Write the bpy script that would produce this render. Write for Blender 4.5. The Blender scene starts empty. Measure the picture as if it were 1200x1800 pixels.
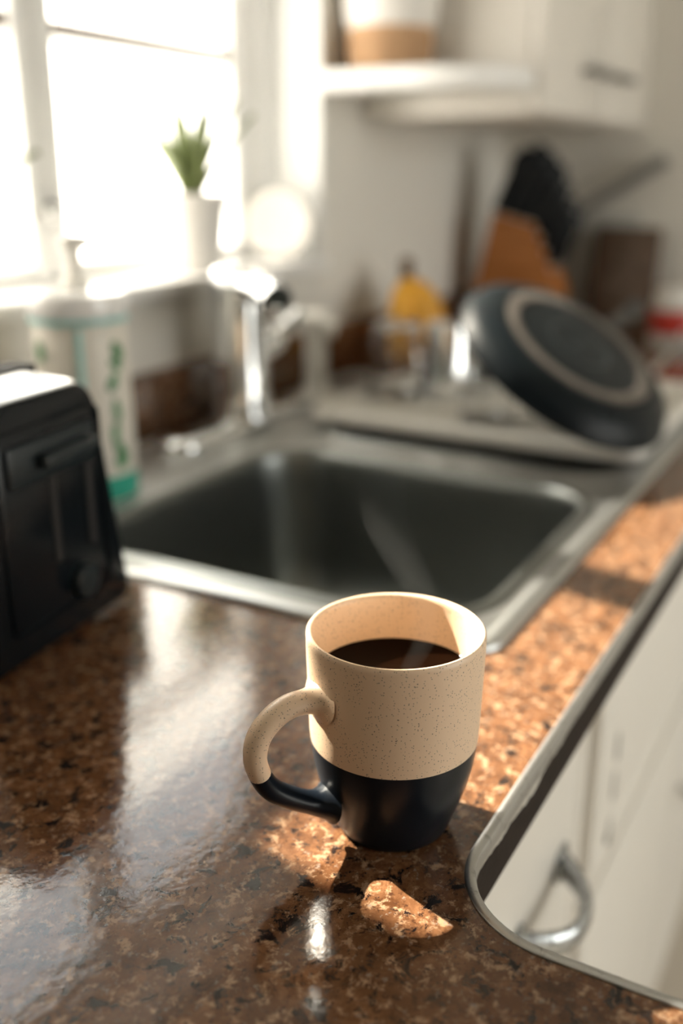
import bpy, bmesh, math, random
from math import sin, cos, pi, radians, sqrt
from mathutils import Vector, Matrix
from mathutils.geometry import tessellate_polygon

random.seed(7)
ZC = 0.93                      # height of the worktop above the floor; coordinates below are measured from the worktop
S = bpy.context.scene
COL = S.collection

# ------------------------------------------------------------------ camera
PITCH, YAW = radians(18.9246), radians(29.107)
fw = Vector((cos(PITCH)*cos(YAW), cos(PITCH)*sin(YAW), -sin(PITCH)))
rt = Vector((sin(YAW), -cos(YAW), 0.0))
up = rt.cross(fw)
cd = bpy.data.cameras.new('camera'); cam = bpy.data.objects.new('camera', cd); COL.objects.link(cam)
cam.matrix_world = Matrix(((rt.x, up.x, -fw.x, 0.0), (rt.y, up.y, -fw.y, 0.0), (rt.z, up.z, -fw.z, 0.31+ZC), (0, 0, 0, 1)))
cd.sensor_fit = 'VERTICAL'; cd.sensor_height = 36.0; cd.sensor_width = 24.0; cd.lens = 35.0
cd.clip_start = 0.02
cd.dof.use_dof = True; cd.dof.focus_distance = 0.445; cd.dof.aperture_fstop = 2.8
S.camera = cam

# ------------------------------------------------------------------ sky
W = bpy.data.worlds.new('sky'); S.world = W; W.use_nodes = True
nt = W.node_tree; nt.nodes.clear()
wo = nt.nodes.new('ShaderNodeOutputWorld'); bg = nt.nodes.new('ShaderNodeBackground')
tc = nt.nodes.new('ShaderNodeTexCoord'); sx = nt.nodes.new('ShaderNodeSeparateXYZ'); rp = nt.nodes.new('ShaderNodeValToRGB')
nt.links.new(tc.outputs['Generated'], sx.inputs[0]); nt.links.new(sx.outputs['Z'], rp.inputs[0])
rp.color_ramp.elements[0].position = 0.0; rp.color_ramp.elements[0].color = (1.0, 0.97, 0.92, 1)
rp.color_ramp.elements[1].position = 1.0; rp.color_ramp.elements[1].color = (0.28, 0.33, 0.39, 1)
nt.links.new(rp.outputs[0], bg.inputs[0]); bg.inputs[1].default_value = 6.8
nt.links.new(bg.outputs[0], wo.inputs[0])

# ------------------------------------------------------------------ sun
SAZ, SEL = radians(77.5), radians(41.0)
sd = Vector((cos(SEL)*cos(SAZ), cos(SEL)*sin(SAZ), sin(SEL)))
sl = bpy.data.lights.new('sun', 'SUN'); so = bpy.data.objects.new('sun', sl); COL.objects.link(so)
so.rotation_euler = sd.to_track_quat('Z', 'Y').to_euler(); so.location = sd*6
sl.energy = 31.0; sl.color = (1.0, 0.90, 0.76); sl.angle = radians(0.95)

# sampling portals in the two big openings on the room side (they emit nothing themselves)
def portal(name, loc, sx_, sy_, direction):
    l = bpy.data.lights.new(name, 'AREA'); l.shape = 'RECTANGLE'; l.size = sx_; l.size_y = sy_
    l.cycles.is_portal = True
    o = bpy.data.objects.new(name, l); COL.objects.link(o); o.location = loc
    o.rotation_euler = Vector(direction).to_track_quat('-Z', 'Z').to_euler()
portal('portal_front', (1.0, -2.63, 0.40+ZC), 1.9, 1.8, (0, 1, 0))

S.view_settings.view_transform = 'Standard'; S.view_settings.look = 'None'
S.view_settings.exposure = 0.0; S.view_settings.gamma = 1.0; S.view_settings.use_curve_mapping = False
S.cycles.use_denoising = True
S.cycles.max_bounces = 10; S.cycles.diffuse_bounces = 5; S.cycles.glossy_bounces = 5
S.cycles.transmission_bounces = 8; S.cycles.transparent_max_bounces = 12
S.cycles.sample_clamp_indirect = 8.0; S.cycles.caustics_refractive = False; S.cycles.caustics_reflective = False

# ------------------------------------------------------------------ materials
def mat(name, color, rough=0.5, metal=0.0, spec=0.5, bump=0.0, bscale=200.0, coat=0.0, vary=0.0, vscale=20.0, trans=0.0, ior=1.5):
    m = bpy.data.materials.new(name); m.use_nodes = True
    n = m.node_tree.nodes; l = m.node_tree.links; b = n['Principled BSDF']
    b.inputs['Base Color'].default_value = (*color, 1); b.inputs['Roughness'].default_value = rough
    b.inputs['Metallic'].default_value = metal; b.inputs['Specular IOR Level'].default_value = spec
    b.inputs['Coat Weight'].default_value = coat; b.inputs['Transmission Weight'].default_value = trans; b.inputs['IOR'].default_value = ior
    t = n.new('ShaderNodeTexCoord')
    if bump:
        z = n.new('ShaderNodeTexNoise'); z.inputs['Scale'].default_value = bscale; z.inputs['Detail'].default_value = 4
        k = n.new('ShaderNodeBump'); k.inputs['Strength'].default_value = bump; k.inputs['Distance'].default_value = 0.002
        l.new(t.outputs['Object'], z.inputs['Vector']); l.new(z.outputs['Fac'], k.inputs['Height']); l.new(k.outputs[0], b.inputs['Normal'])
    if vary:
        z = n.new('ShaderNodeTexNoise'); z.inputs['Scale'].default_value = vscale; z.inputs['Detail'].default_value = 5
        r = n.new('ShaderNodeValToRGB'); r.color_ramp.elements[0].position = 0.3; r.color_ramp.elements[1].position = 0.7
        r.color_ramp.elements[0].color = (*[c*(1-vary) for c in color], 1); r.color_ramp.elements[1].color = (*[min(1, c*(1+vary)) for c in color], 1)
        l.new(t.outputs['Object'], z.inputs['Vector']); l.new(z.outputs['Fac'], r.inputs[0]); l.new(r.outputs[0], b.inputs['Base Color'])
    return m

def mix_noise(n, l, vec, scale, detail, lo, hi, rough=0.6, dist=0.0):
    z = n.new('ShaderNodeTexNoise'); z.inputs['Scale'].default_value = scale; z.inputs['Detail'].default_value = detail
    z.inputs['Roughness'].default_value = rough; z.inputs['Distortion'].default_value = dist
    l.new(vec, z.inputs['Vector'])
    r = n.new('ShaderNodeMapRange'); r.inputs['From Min'].default_value = lo; r.inputs['From Max'].default_value = hi
    l.new(z.outputs['Fac'], r.inputs['Value']); return r.outputs[0]

def mixc(n, l, fac, a, b):
    m = n.new('ShaderNodeMix'); m.data_type = 'RGBA'
    l.new(fac, m.inputs['Factor'])
    for s, v in ((6, a), (7, b)):
        if hasattr(v, 'is_output'): l.new(v, m.inputs[s])
        else: m.inputs[s].default_value = (*v, 1)
    return m.outputs[2]

def mat_laminate():
    m = bpy.data.materials.new('speckled_brown_laminate'); m.use_nodes = True
    n = m.node_tree.nodes; l = m.node_tree.links; b = n['Principled BSDF']
    t = n.new('ShaderNodeTexCoord').outputs['Object']
    big = mix_noise(n, l, t, 50, 8, 0.42, 0.58, 0.68, 0.4)
    mid = mix_noise(n, l, t, 150, 6, 0.43, 0.57, 0.7, 0.3)
    drk = mix_noise(n, l, t, 78, 9, 0.54, 0.60, 0.72, 0.5)
    lig = mix_noise(n, l, t, 135, 8, 0.53, 0.61, 0.7, 0.3)
    gry = mix_noise(n, l, t, 190, 5, 0.60, 0.68, 0.65, 0.0)
    dot = mix_noise(n, l, t, 240, 5, 0.575, 0.64, 0.65, 0.0)
    c = mixc(n, l, big, (0.070, 0.028, 0.012), (0.215, 0.100, 0.046))
    c = mixc(n, l, mid, c, (0.125, 0.055, 0.024))
    c = mixc(n, l, lig, c, (0.360, 0.220, 0.130))
    c = mixc(n, l, gry, c, (0.240, 0.180, 0.140))
    c = mixc(n, l, dot, c, (0.055, 0.024, 0.013))
    c = mixc(n, l, drk, c, (0.014, 0.009, 0.008))
    l.new(c, b.inputs['Base Color'])
    b.inputs['Roughness'].default_value = 0.10; b.inputs['Specular IOR Level'].default_value = 0.75
    z = n.new('ShaderNodeTexNoise'); z.inputs['Scale'].default_value = 140; z.inputs['Detail'].default_value = 3
    k = n.new('ShaderNodeBump'); k.inputs['Strength'].default_value = 0.06; k.inputs['Distance'].default_value = 0.002
    l.new(t, z.inputs['Vector']); l.new(z.outputs['Fac'], k.inputs['Height']); l.new(k.outputs[0], b.inputs['Normal'])
    return m

def mat_speckle():
    m = bpy.data.materials.new('speckled_stoneware'); m.use_nodes = True
    n = m.node_tree.nodes; l = m.node_tree.links; b = n['Principled BSDF']
    t = n.new('ShaderNodeTexCoord').outputs['Object']
    cur = None
    for scale, size, rare in ((520, 0.13, 0.74), (950, 0.19, 0.62), (300, 0.085, 0.86)):
        v = n.new('ShaderNodeTexVoronoi'); v.inputs['Scale'].default_value = scale; l.new(t, v.inputs['Vector'])
        d = n.new('ShaderNodeMapRange'); d.inputs['From Min'].default_value = size*1.5; d.inputs['From Max'].default_value = size
        l.new(v.outputs['Distance'], d.inputs['Value'])
        s = n.new('ShaderNodeSeparateColor'); l.new(v.outputs['Color'], s.inputs[0])
        g = n.new('ShaderNodeMath'); g.operation = 'GREATER_THAN'; g.inputs[1].default_value = rare; l.new(s.outputs[0], g.inputs[0])
        p = n.new('ShaderNodeMath'); p.operation = 'MULTIPLY'; l.new(d.outputs[0], p.inputs[0]); l.new(g.outputs[0], p.inputs[1])
        q = n.new('ShaderNodeMath'); q.operation = 'MULTIPLY'; q.inputs[1].default_value = 0.75; l.new(p.outputs[0], q.inputs[0])
        cur = mixc(n, l, q.outputs[0], cur if cur else (0.84, 0.62, 0.43), (0.07, 0.05, 0.04))
    l.new(cur, b.inputs['Base Color']); b.inputs['Roughness'].default_value = 0.33; b.inputs['Specular IOR Level'].default_value = 0.45
    return m

def mat_pane(name='clear_glass_pane'):
    m = bpy.data.materials.new(name); m.use_nodes = True
    n = m.node_tree.nodes; l = m.node_tree.links; n.remove(n['Principled BSDF']); o = n['Material Output']
    a = n.new('ShaderNodeBsdfTransparent'); a.inputs[0].default_value = (0.97, 0.98, 0.97, 1)
    g = n.new('ShaderNodeBsdfGlossy'); g.inputs['Roughness'].default_value = 0.02
    lw = n.new('ShaderNodeLayerWeight'); lw.inputs['Blend'].default_value = 0.5
    pw = n.new('ShaderNodeMath'); pw.operation = 'POWER'; pw.inputs[1].default_value = 5.0; l.new(lw.outputs['Facing'], pw.inputs[0])
    f = n.new('ShaderNodeMath'); f.operation = 'MULTIPLY_ADD'; f.inputs[1].default_value = 0.9; f.inputs[2].default_value = 0.035; l.new(pw.outputs[0], f.inputs[0])
    x = n.new('ShaderNodeMixShader'); l.new(f.outputs[0], x.inputs[0]); l.new(a.outputs[0], x.inputs[1]); l.new(g.outputs[0], x.inputs[2]); l.new(x.outputs[0], o.inputs[0])
    return m

def mat_frost():
    m = bpy.data.materials.new('frosted_glass'); m.use_nodes = True
    n = m.node_tree.nodes; l = m.node_tree.links; n.remove(n['Principled BSDF']); o = n['Material Output']
    a = n.new('ShaderNodeBsdfTranslucent'); a.inputs[0].default_value = (0.84, 0.84, 0.83, 1)
    g = n.new('ShaderNodeBsdfDiffuse'); g.inputs[0].default_value = (0.9, 0.9, 0.9, 1)
    x = n.new('ShaderNodeMixShader'); x.inputs[0].default_value = 0.12
    l.new(a.outputs[0], x.inputs[1]); l.new(g.outputs[0], x.inputs[2]); l.new(x.outputs[0], o.inputs[0])
    return m

def mat_glass(name, color=(1, 1, 1), rough=0.0, ior=1.45):
    m = bpy.data.materials.new(name); m.use_nodes = True
    n = m.node_tree.nodes; l = m.node_tree.links; n.remove(n['Principled BSDF']); o = n['Material Output']
    g = n.new('ShaderNodeBsdfGlass'); g.inputs[0].default_value = (*color, 1); g.inputs['Roughness'].default_value = rough; g.inputs['IOR'].default_value = ior
    l.new(g.outputs[0], o.inputs[0]); return m

def mat_brushed(name='stainless_steel', col=(0.58, 0.59, 0.58)):
    m = bpy.data.materials.new(name); m.use_nodes = True
    n = m.node_tree.nodes; l = m.node_tree.links; b = n['Principled BSDF']
    b.inputs['Metallic'].default_value = 1; b.inputs['Base Color'].default_value = (*col, 1)
    t = n.new('ShaderNodeTexCoord'); mp = n.new('ShaderNodeMapping'); mp.inputs['Scale'].default_value = (6, 900, 900)
    z = n.new('ShaderNodeTexNoise'); z.inputs['Scale'].default_value = 1.0; z.inputs['Detail'].default_value = 3
    l.new(t.outputs['Object'], mp.inputs[0]); l.new(mp.outputs[0], z.inputs['Vector'])
    r = n.new('ShaderNodeMapRange'); r.inputs['To Min'].default_value = 0.24; r.inputs['To Max'].default_value = 0.40
    l.new(z.outputs['Fac'], r.inputs['Value']); l.new(r.outputs[0], b.inputs['Roughness'])
    return m

def mat_wood(name, a, b_, scale=12.0, rough=0.5, axis=(1, 8, 8)):
    m = bpy.data.materials.new(name); m.use_nodes = True
    n = m.node_tree.nodes; l = m.node_tree.links; b = n['Principled BSDF']
    t = n.new('ShaderNodeTexCoord'); mp = n.new('ShaderNodeMapping'); mp.inputs['Scale'].default_value = axis
    l.new(t.outputs['Object'], mp.inputs[0])
    f = mix_noise(n, l, mp.outputs[0], scale, 5, 0.35, 0.65, 0.6, 0.8)
    l.new(mixc(n, l, f, a, b_), b.inputs['Base Color']); b.inputs['Roughness'].default_value = rough
    return m

def mat_worn_trim():
    m = bpy.data.materials.new('worn_aluminium_trim'); m.use_nodes = True
    n = m.node_tree.nodes; l = m.node_tree.links; b = n['Principled BSDF']
    t = n.new('ShaderNodeTexCoord').outputs['Object']
    f = mix_noise(n, l, t, 90, 6, 0.55, 0.72, 0.7, 0.4)
    l.new(mixc(n, l, f, (0.55, 0.55, 0.54), (0.22, 0.21, 0.20)), b.inputs['Base Color'])
    b.inputs['Metallic'].default_value = 1; b.inputs['Roughness'].default_value = 0.33
    return m

def mat_rust():
    m = bpy.data.materials.new('pitted_chrome'); m.use_nodes = True
    n = m.node_tree.nodes; l = m.node_tree.links; b = n['Principled BSDF']
    t = n.new('ShaderNodeTexCoord').outputs['Object']
    f = mix_noise(n, l, t, 170, 5, 0.57, 0.63, 0.6, 0.3)
    l.new(mixc(n, l, f, (0.50, 0.52, 0.53), (0.035, 0.022, 0.015)), b.inputs['Base Color'])
    i = n.new('ShaderNodeMath'); i.operation = 'SUBTRACT'; i.inputs[0].default_value = 1.0; l.new(f, i.inputs[1]); i.use_clamp = True
    l.new(i.outputs[0], b.inputs['Metallic']); b.inputs['Roughness'].default_value = 0.22
    return m

def mat_steam():
    m = bpy.data.materials.new('steam'); m.use_nodes = True
    n = m.node_tree.nodes; l = m.node_tree.links; n.remove(n['Principled BSDF']); o = n['Material Output']
    v = n.new('ShaderNodeVolumeScatter'); v.inputs['Color'].default_value = (1, 1, 1, 1); v.inputs['Density'].default_value = 3.6
    v.inputs['Anisotropy'].default_value = 0.35
    l.new(v.outputs[0], o.inputs['Volume']); return m

M = dict(
    laminate=mat_laminate(), speckle=mat_speckle(), pane=mat_pane(), frost=mat_frost(), glass=mat_glass('clear_glass'),
    steel=mat_brushed(), bowl=mat_brushed('shaded_bowl_steel', (0.25, 0.26, 0.25)), trim=mat_worn_trim(), rust=mat_rust(), steam=mat_steam(),  # bowl: same sink steel, colour darkened in place of shade inside the bowls
    navy=mat('matte_navy_glaze', (0.006, 0.009, 0.014), 0.30, spec=0.22, bump=0.03, bscale=900),
    rimclay=mat('bare_clay_rim', (0.62, 0.44, 0.30), 0.4),
    coffee=mat('black_coffee', (0.004, 0.0014, 0.0006), 0.03, spec=0.05),
    wall=mat('white_wall_paint', (0.78, 0.75, 0.69), 0.65, bump=0.05, bscale=220),
    ceil=mat('ceiling_paint', (0.80, 0.79, 0.76), 0.8, bump=0.04, bscale=150),
    cab=mat('cream_cabinet_paint', (0.78, 0.74, 0.68), 0.42, bump=0.03, bscale=160),
    white=mat('white_window_paint', (0.87, 0.86, 0.84), 0.45, bump=0.02, bscale=160),
    reveal=mat('white_reveal_paint', (0.88, 0.88, 0.87), 0.55, bump=0.02),
    edge=mat('dark_brown_edge', (0.016, 0.009, 0.006), 0.6, spec=0.15, vary=0.3, vscale=60, bump=0.15, bscale=300),
    flake=mat('flaked_grey_paint', (0.50, 0.47, 0.42), 0.6, vary=0.25, vscale=200),
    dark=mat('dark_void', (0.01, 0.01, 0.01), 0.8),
    chrome=mat('chrome', (0.80, 0.81, 0.81), 0.07, metal=1.0, bump=0.01, bscale=30),
    whiteplastic=mat('white_plastic', (0.80, 0.77, 0.71), 0.35, bump=0.01),
    ceramic=mat('white_ceramic', (0.78, 0.75, 0.71), 0.28, bump=0.01),
    black=mat('black_plastic', (0.004, 0.006, 0.008), 0.22, spec=0.24, bump=0.02, bscale=600),
    blackmatte=mat('black_nonstick', (0.004, 0.007, 0.009), 0.34, spec=0.16, bump=0.05, bscale=500),
    panring=mat('worn_pan_base_ring', (0.17, 0.15, 0.135), 0.4, metal=0.6, vary=0.25, vscale=60),
    toastertop=mat('satin_steel', (0.62, 0.62, 0.61), 0.28, metal=1.0, bump=0.02, bscale=400),
    grey=mat('dark_grey_plastic', (0.012, 0.018, 0.021), 0.35, spec=0.35, bump=0.03),
    leaf=mat('green_leaf', (0.16, 0.20, 0.07), 0.45, vary=0.35, vscale=40),
    soil=mat('potting_soil', (0.05, 0.03, 0.02), 0.9, bump=0.5, bscale=300),
    leafprint=mat('green_leaf_print', (0.05, 0.22, 0.08), 0.4, vary=0.4, vscale=90),
    paper=mat('pale_label', (0.70, 0.66, 0.58), 0.45, vary=0.06, vscale=40),
    teal=mat('teal_soap', (0.05, 0.42, 0.30), 0.15, spec=0.5, vary=0.1),
    tealtube=mat('teal_tube', (0.30, 0.55, 0.52), 0.3, vary=0.1),
    banana=mat('ripe_banana_skin', (0.72, 0.36, 0.035), 0.5, vary=0.22, vscale=35),
    bananatip=mat('brown_banana_stem', (0.10, 0.055, 0.02), 0.7, vary=0.3),
    wood=mat_wood('orange_wood', (0.36, 0.125, 0.025), (0.52, 0.20, 0.05)),
    walnut=mat_wood('dark_brown_wood', (0.075, 0.045, 0.028), (0.15, 0.095, 0.06)),
    basket=mat('woven_tan_fibre', (0.50, 0.31, 0.17), 0.75, vary=0.2, vscale=120, bump=0.5, bscale=260),
    floorwood=mat('cream_vinyl_floor', (0.60, 0.54, 0.46), 0.4, vary=0.06, vscale=6),
    red=mat('red_label', (0.40, 0.025, 0.015), 0.4, vary=0.15),
    board=mat('grey_white_plastic', (0.50, 0.50, 0.47), 0.5, vary=0.08),
    greysteel=mat('grey_steel', (0.30, 0.30, 0.29), 0.4, metal=0.7, vary=0.1),
    ground=mat('pale_paving', (0.50, 0.48, 0.44), 0.85, vary=0.15, vscale=3),
    glossy=mat('glossy_white_lid', (0.82, 0.81, 0.79), 0.12, spec=0.8, bump=0.01),
    cream=mat('cream_bread', (0.65, 0.42, 0.2), 0.7, vary=0.2),
)

# ------------------------------------------------------------------ object helpers
BASE = {}
def setp(o, label=None, cat=None, group=None, kind=None):
    if label: o['label'] = label
    if cat: o['category'] = cat
    if group: o['group'] = group
    if kind: o['kind'] = kind
    return o

def thing(name, label, cat, loc, rotz=0.0, group=None, rot=None):
    o = bpy.data.objects.new(name, None); COL.objects.link(o); o.empty_display_size = 0.05
    o.location = (loc[0], loc[1], loc[2]+ZC); o.rotation_euler = rot if rot else (0, 0, rotz)
    BASE[o.name] = (Vector(loc), o.rotation_euler.to_matrix().inverted())
    return setp(o, label, cat, group)

def obj(name, bm, m, parent=None, local=False, smooth=40, origin=None):
    """one mesh object; coordinates are worktop coordinates unless local"""
    me = bpy.data.meshes.new(name)
    bmesh.ops.recalc_face_normals(bm, faces=bm.faces[:])
    root = parent
    if parent is not None:
        while root.parent: root = root.parent
        if not local and root.name in BASE:
            b, r = BASE[root.name]
            for v in bm.verts: v.co = r @ (v.co-b)
    elif origin is not None:
        for v in bm.verts: v.co -= Vector(origin)
    bm.to_mesh(me); bm.free()
    for x in (m if isinstance(m, (list, tuple)) else [m]): me.materials.append(x)
    if smooth:
        for p in me.polygons: p.use_smooth = True
        me.set_sharp_from_angle(angle=radians(smooth))
    o = bpy.data.objects.new(name, me); COL.objects.link(o)
    if parent is not None: o.parent = parent
    else:
        og = origin or (0, 0, 0); o.location = (og[0], og[1], og[2]+ZC)
    return o

def copy_tree(root, loc, rotz=None, label=None):
    r = root.copy(); COL.objects.link(r); r.location = (loc[0], loc[1], loc[2]+ZC)
    if rotz is not None: r.rotation_euler = (0, 0, rotz)
    if label: r['label'] = label
    def rec(src, dst):
        for ch in list(src.children):
            c = ch.copy(); COL.objects.link(c); c.parent = dst; rec(ch, c)
    rec(root, r); return r

def B(): return bmesh.new()

def box(bm, x0, x1, y0, y1, z0, z1, bev=0.0, seg=2, mi=0, M4=None):
    r = bmesh.ops.create_cube(bm, size=1.0); vs = r['verts']
    for v in vs: v.co = Vector(((x0+x1)/2+v.co.x*(x1-x0), (y0+y1)/2+v.co.y*(y1-y0), (z0+z1)/2+v.co.z*(z1-z0)))
    fs = list({f for v in vs for f in v.link_faces})
    for f in fs: f.material_index = mi
    if bev:
        es = list({e for v in vs for e in v.link_edges})
        res = bmesh.ops.bevel(bm, geom=es, offset=bev, segments=seg, profile=0.5, affect='EDGES')
        for f in res['faces']: f.material_index = mi
        vs = list({v for f in res['faces'] for v in f.verts} | {v for v in vs if v.is_valid})
    if M4 is not None:
        for v in vs: v.co = M4 @ v.co
    return vs

def lathe(bm, prof, c=(0, 0, 0), seg=48, mi=0, cap0=True, cap1=True, M4=None):
    rings = []
    for r, z in prof:
        rings.append([bm.verts.new((c[0]+r*cos(2*pi*k/seg), c[1]+r*sin(2*pi*k/seg), c[2]+z)) for k in range(seg)])
    for a, b in zip(rings, rings[1:]):
        for k in range(seg):
            f = bm.faces.new((a[k], a[(k+1) % seg], b[(k+1) % seg], b[k])); f.material_index = mi
    if cap0: bm.faces.new(rings[0][::-1]).material_index = mi
    if cap1: bm.faces.new(rings[-1]).material_index = mi
    if M4 is not None:
        for g in rings:
            for v in g: v.co = M4 @ v.co
    return rings

def smooth_path(pts, n=8):
    pts = [Vector(p) for p in pts]; out = []
    for i in range(len(pts)-1):
        p0 = pts[max(i-1, 0)]; p1 = pts[i]; p2 = pts[i+1]; p3 = pts[min(i+2, len(pts)-1)]
        for k in range(n):
            t = k/n
            out.append(0.5*((2*p1)+(-p0+p2)*t+(2*p0-5*p1+4*p2-p3)*t*t+(-p0+3*p1-3*p2+p3)*t**3))
    out.append(pts[-1]); return out

def tube(bm, pts, rad, seg=12, mi=0, flat=1.0, upv=None, caps=True, mis=None):
    """rad: number or list per point; flat: ratio of second axis"""
    pts = [Vector(p) for p in pts]; n = len(pts)
    R = rad if isinstance(rad, (list, tuple)) else [rad]*n
    F = flat if isinstance(flat, (list, tuple)) else [flat]*n
    rings = []; u = None
    for i in range(n):
        t = (pts[min(i+1, n-1)]-pts[max(i-1, 0)]).normalized()
        if upv is not None: a = Vector(upv); u = (a-t*a.dot(t)).normalized()
        elif u is None:
            a = Vector((0, 0, 1)) if abs(t.z) < 0.9 else Vector((1, 0, 0)); u = (a-t*a.dot(t)).normalized()
        else: u = (u-t*u.dot(t)).normalized()
        w = t.cross(u)
        rings.append([bm.verts.new(pts[i]+u*(R[i]*cos(2*pi*k/seg))+w*(R[i]*F[i]*sin(2*pi*k/seg))) for k in range(seg)])
    for i, (a, b) in enumerate(zip(rings, rings[1:])):
        for k in range(seg):
            f = bm.faces.new((a[k], a[(k+1) % seg], b[(k+1) % seg], b[k])); f.material_index = mis[i] if mis else mi
    if caps:
        bm.faces.new(rings[0][::-1]).material_index = mis[0] if mis else mi
        bm.faces.new(rings[-1]).material_index = mis[-1] if mis else mi
    return rings

def rrect(x0, x1, y0, y1, r, n=8):
    out = []
    for cx, cy, a in ((x1-r, y0+r, -90), (x1-r, y1-r, 0), (x0+r, y1-r, 90), (x0+r, y0+r, 180)):
        for k in range(n+1):
            t = radians(a+90*k/n); out.append((cx+r*cos(t), cy+r*sin(t)))
    return out

def plate(bm, loops, z0, z1, mi=0):
    """flat plate: first loop is the outline, the others are holes"""
    tri = tessellate_polygon([[Vector((x, y, 0)) for x, y in lp] for lp in loops])
    flat = [p for lp in loops for p in lp]
    T = [bm.verts.new((x, y, z1)) for x, y in flat]; Bt = [bm.verts.new((x, y, z0)) for x, y in flat]
    for a, b, c in tri:
        for vs in ((T[a], T[b], T[c]), (Bt[c], Bt[b], Bt[a])):
            try: bm.faces.new(vs).material_index = mi
            except ValueError: pass
    o = 0
    for lp in loops:
        k = len(lp)
        for i in range(k):
            j = (i+1) % k
            bm.faces.new((T[o+i], T[o+j], Bt[o+j], Bt[o+i])).material_index = mi
        o += k

def prism(bm, poly, axis_fn, d0, d1, mi=0):
    """poly of 2D points, axis_fn(p, d)->Vector"""
    a = [bm.verts.new(axis_fn(p, d0)) for p in poly]; b = [bm.verts.new(axis_fn(p, d1)) for p in poly]
    bm.faces.new(a).material_index = mi; bm.faces.new(b[::-1]).material_index = mi
    k = len(poly)
    for i in range(k):
        bm.faces.new((a[i], a[(i+1) % k], b[(i+1) % k], b[i])).material_index = mi

def loops_mesh(bm, loops, close_last=True, mi=0):
    rings = [[bm.verts.new(p) for p in lp] for lp in loops]
    for a, b in zip(rings, rings[1:]):
        k = len(a)
        for i in range(k):
            bm.faces.new((a[i], a[(i+1) % k], b[(i+1) % k], b[i])).material_index = mi
    if close_last: bm.faces.new(rings[-1]).material_index = mi

def sweep(bm, path, prof, mi=0):
    """open 2D path, closed profile of (outward offset, z); outward = right of travel"""
    n = len(path); rings = []
    for i in range(n):
        a = Vector(path[max(i-1, 0)]); b = Vector(path[min(i+1, n-1)]); t = (b-a).normalized(); o = Vector((t.y, -t.x))
        rings.append([bm.verts.new((path[i][0]+o.x*p, path[i][1]+o.y*p, z)) for p, z in prof])
    k = len(prof)
    for a, b in zip(rings, rings[1:]):
        for i in range(k): bm.faces.new((a[i], a[(i+1) % k], b[(i+1) % k], b[i])).material_index = mi
    bm.faces.new(rings[0]).material_index = mi; bm.faces.new(rings[-1][::-1]).material_index = mi

def struct(name, bm, m, label=None, smooth=0):
    return setp(obj(name, bm, m, smooth=smooth), label, kind='structure')

# ================================================================== THE ROOM
XL, XR, YF, YB, ZF, ZT = -2.6, 2.15, -2.6, 0.80, -0.93, 1.52
WX0, WX1, WZ0, WZ1 = 0.405, 1.375, 0.170, 0.870      # window opening over the sink
b = B(); box(b, XL-0.15, XR+0.15, YF-0.15, YB+0.16, ZF-0.10, ZF); struct('floor', b, M['floorwood'], 'pale cream kitchen floor below the worktops')
b = B(); box(b, XL-0.15, XR+0.15, YF-0.15, YB+0.16, ZT, ZT+0.1); struct('ceiling', b, M['ceil'], 'white kitchen ceiling')
def wall_with_hole(axis, a0, a1, z0, z1, t0, t1, h):
    """axis 'x': wall runs along x, thickness in y"""
    bb = B()
    def add(p0, p1, q0, q1):
        if axis == 'x': box(bb, p0, p1, t0, t1, q0, q1)
        else: box(bb, t0, t1, p0, p1, q0, q1)
    add(a0, h[0], z0, z1); add(h[1], a1, z0, z1); add(h[0], h[1], z0, h[2]); add(h[0], h[1], h[3], z1)
    return bb
struct('wall_back', wall_with_hole('x', XL-0.15, XR+0.15, ZF, ZT, YB, YB+0.16, (WX0, WX1, WZ0, WZ1)), M['wall'], 'white wall with the window behind the sink')
b = B(); box(b, XR, XR+0.15, YF, YB, ZF, ZT); struct('wall_right', b, M['wall'], 'white end wall behind the knife block')
struct('wall_front', wall_with_hole('x', XL-0.15, XR+0.15, ZF, ZT, YF-0.15, YF, (0.1, 1.9, -0.5, 1.3)), M['wall'], 'white wall across the room facing the sink')
b = B(); box(b, XL-0.15, XL, YF, YB, ZF, ZT); struct('wall_left', b, M['wall'], 'white wall behind the camera')
b = B(); box(b, -14, 14, -14, -2.76, ZF-0.45, ZF-0.30); box(b, -14, 14, 0.97, 14, ZF-0.45, ZF-0.30); box(b, -14, -2.76, -2.76, 0.97, ZF-0.45, ZF-0.30); box(b, 2.31, 14, -2.76, 0.97, ZF-0.45, ZF-0.30)
struct('ground', b, M['ground'], 'pale paving outside the house')

def frame_rect(bm, axis, a0, a1, z0, z1, t0, t1, w, bev=0.002):
    for p0, p1, q0, q1 in ((a0, a0+w, z0, z1), (a1-w, a1, z0, z1), (a0+w, a1-w, z0, z0+w), (a0+w, a1-w, z1-w, z1)):
        if axis == 'x': box(bm, p0, p1, t0, t1, q0, q1, bev)
        else: box(bm, t0, t1, p0, p1, q0, q1, bev)

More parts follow.
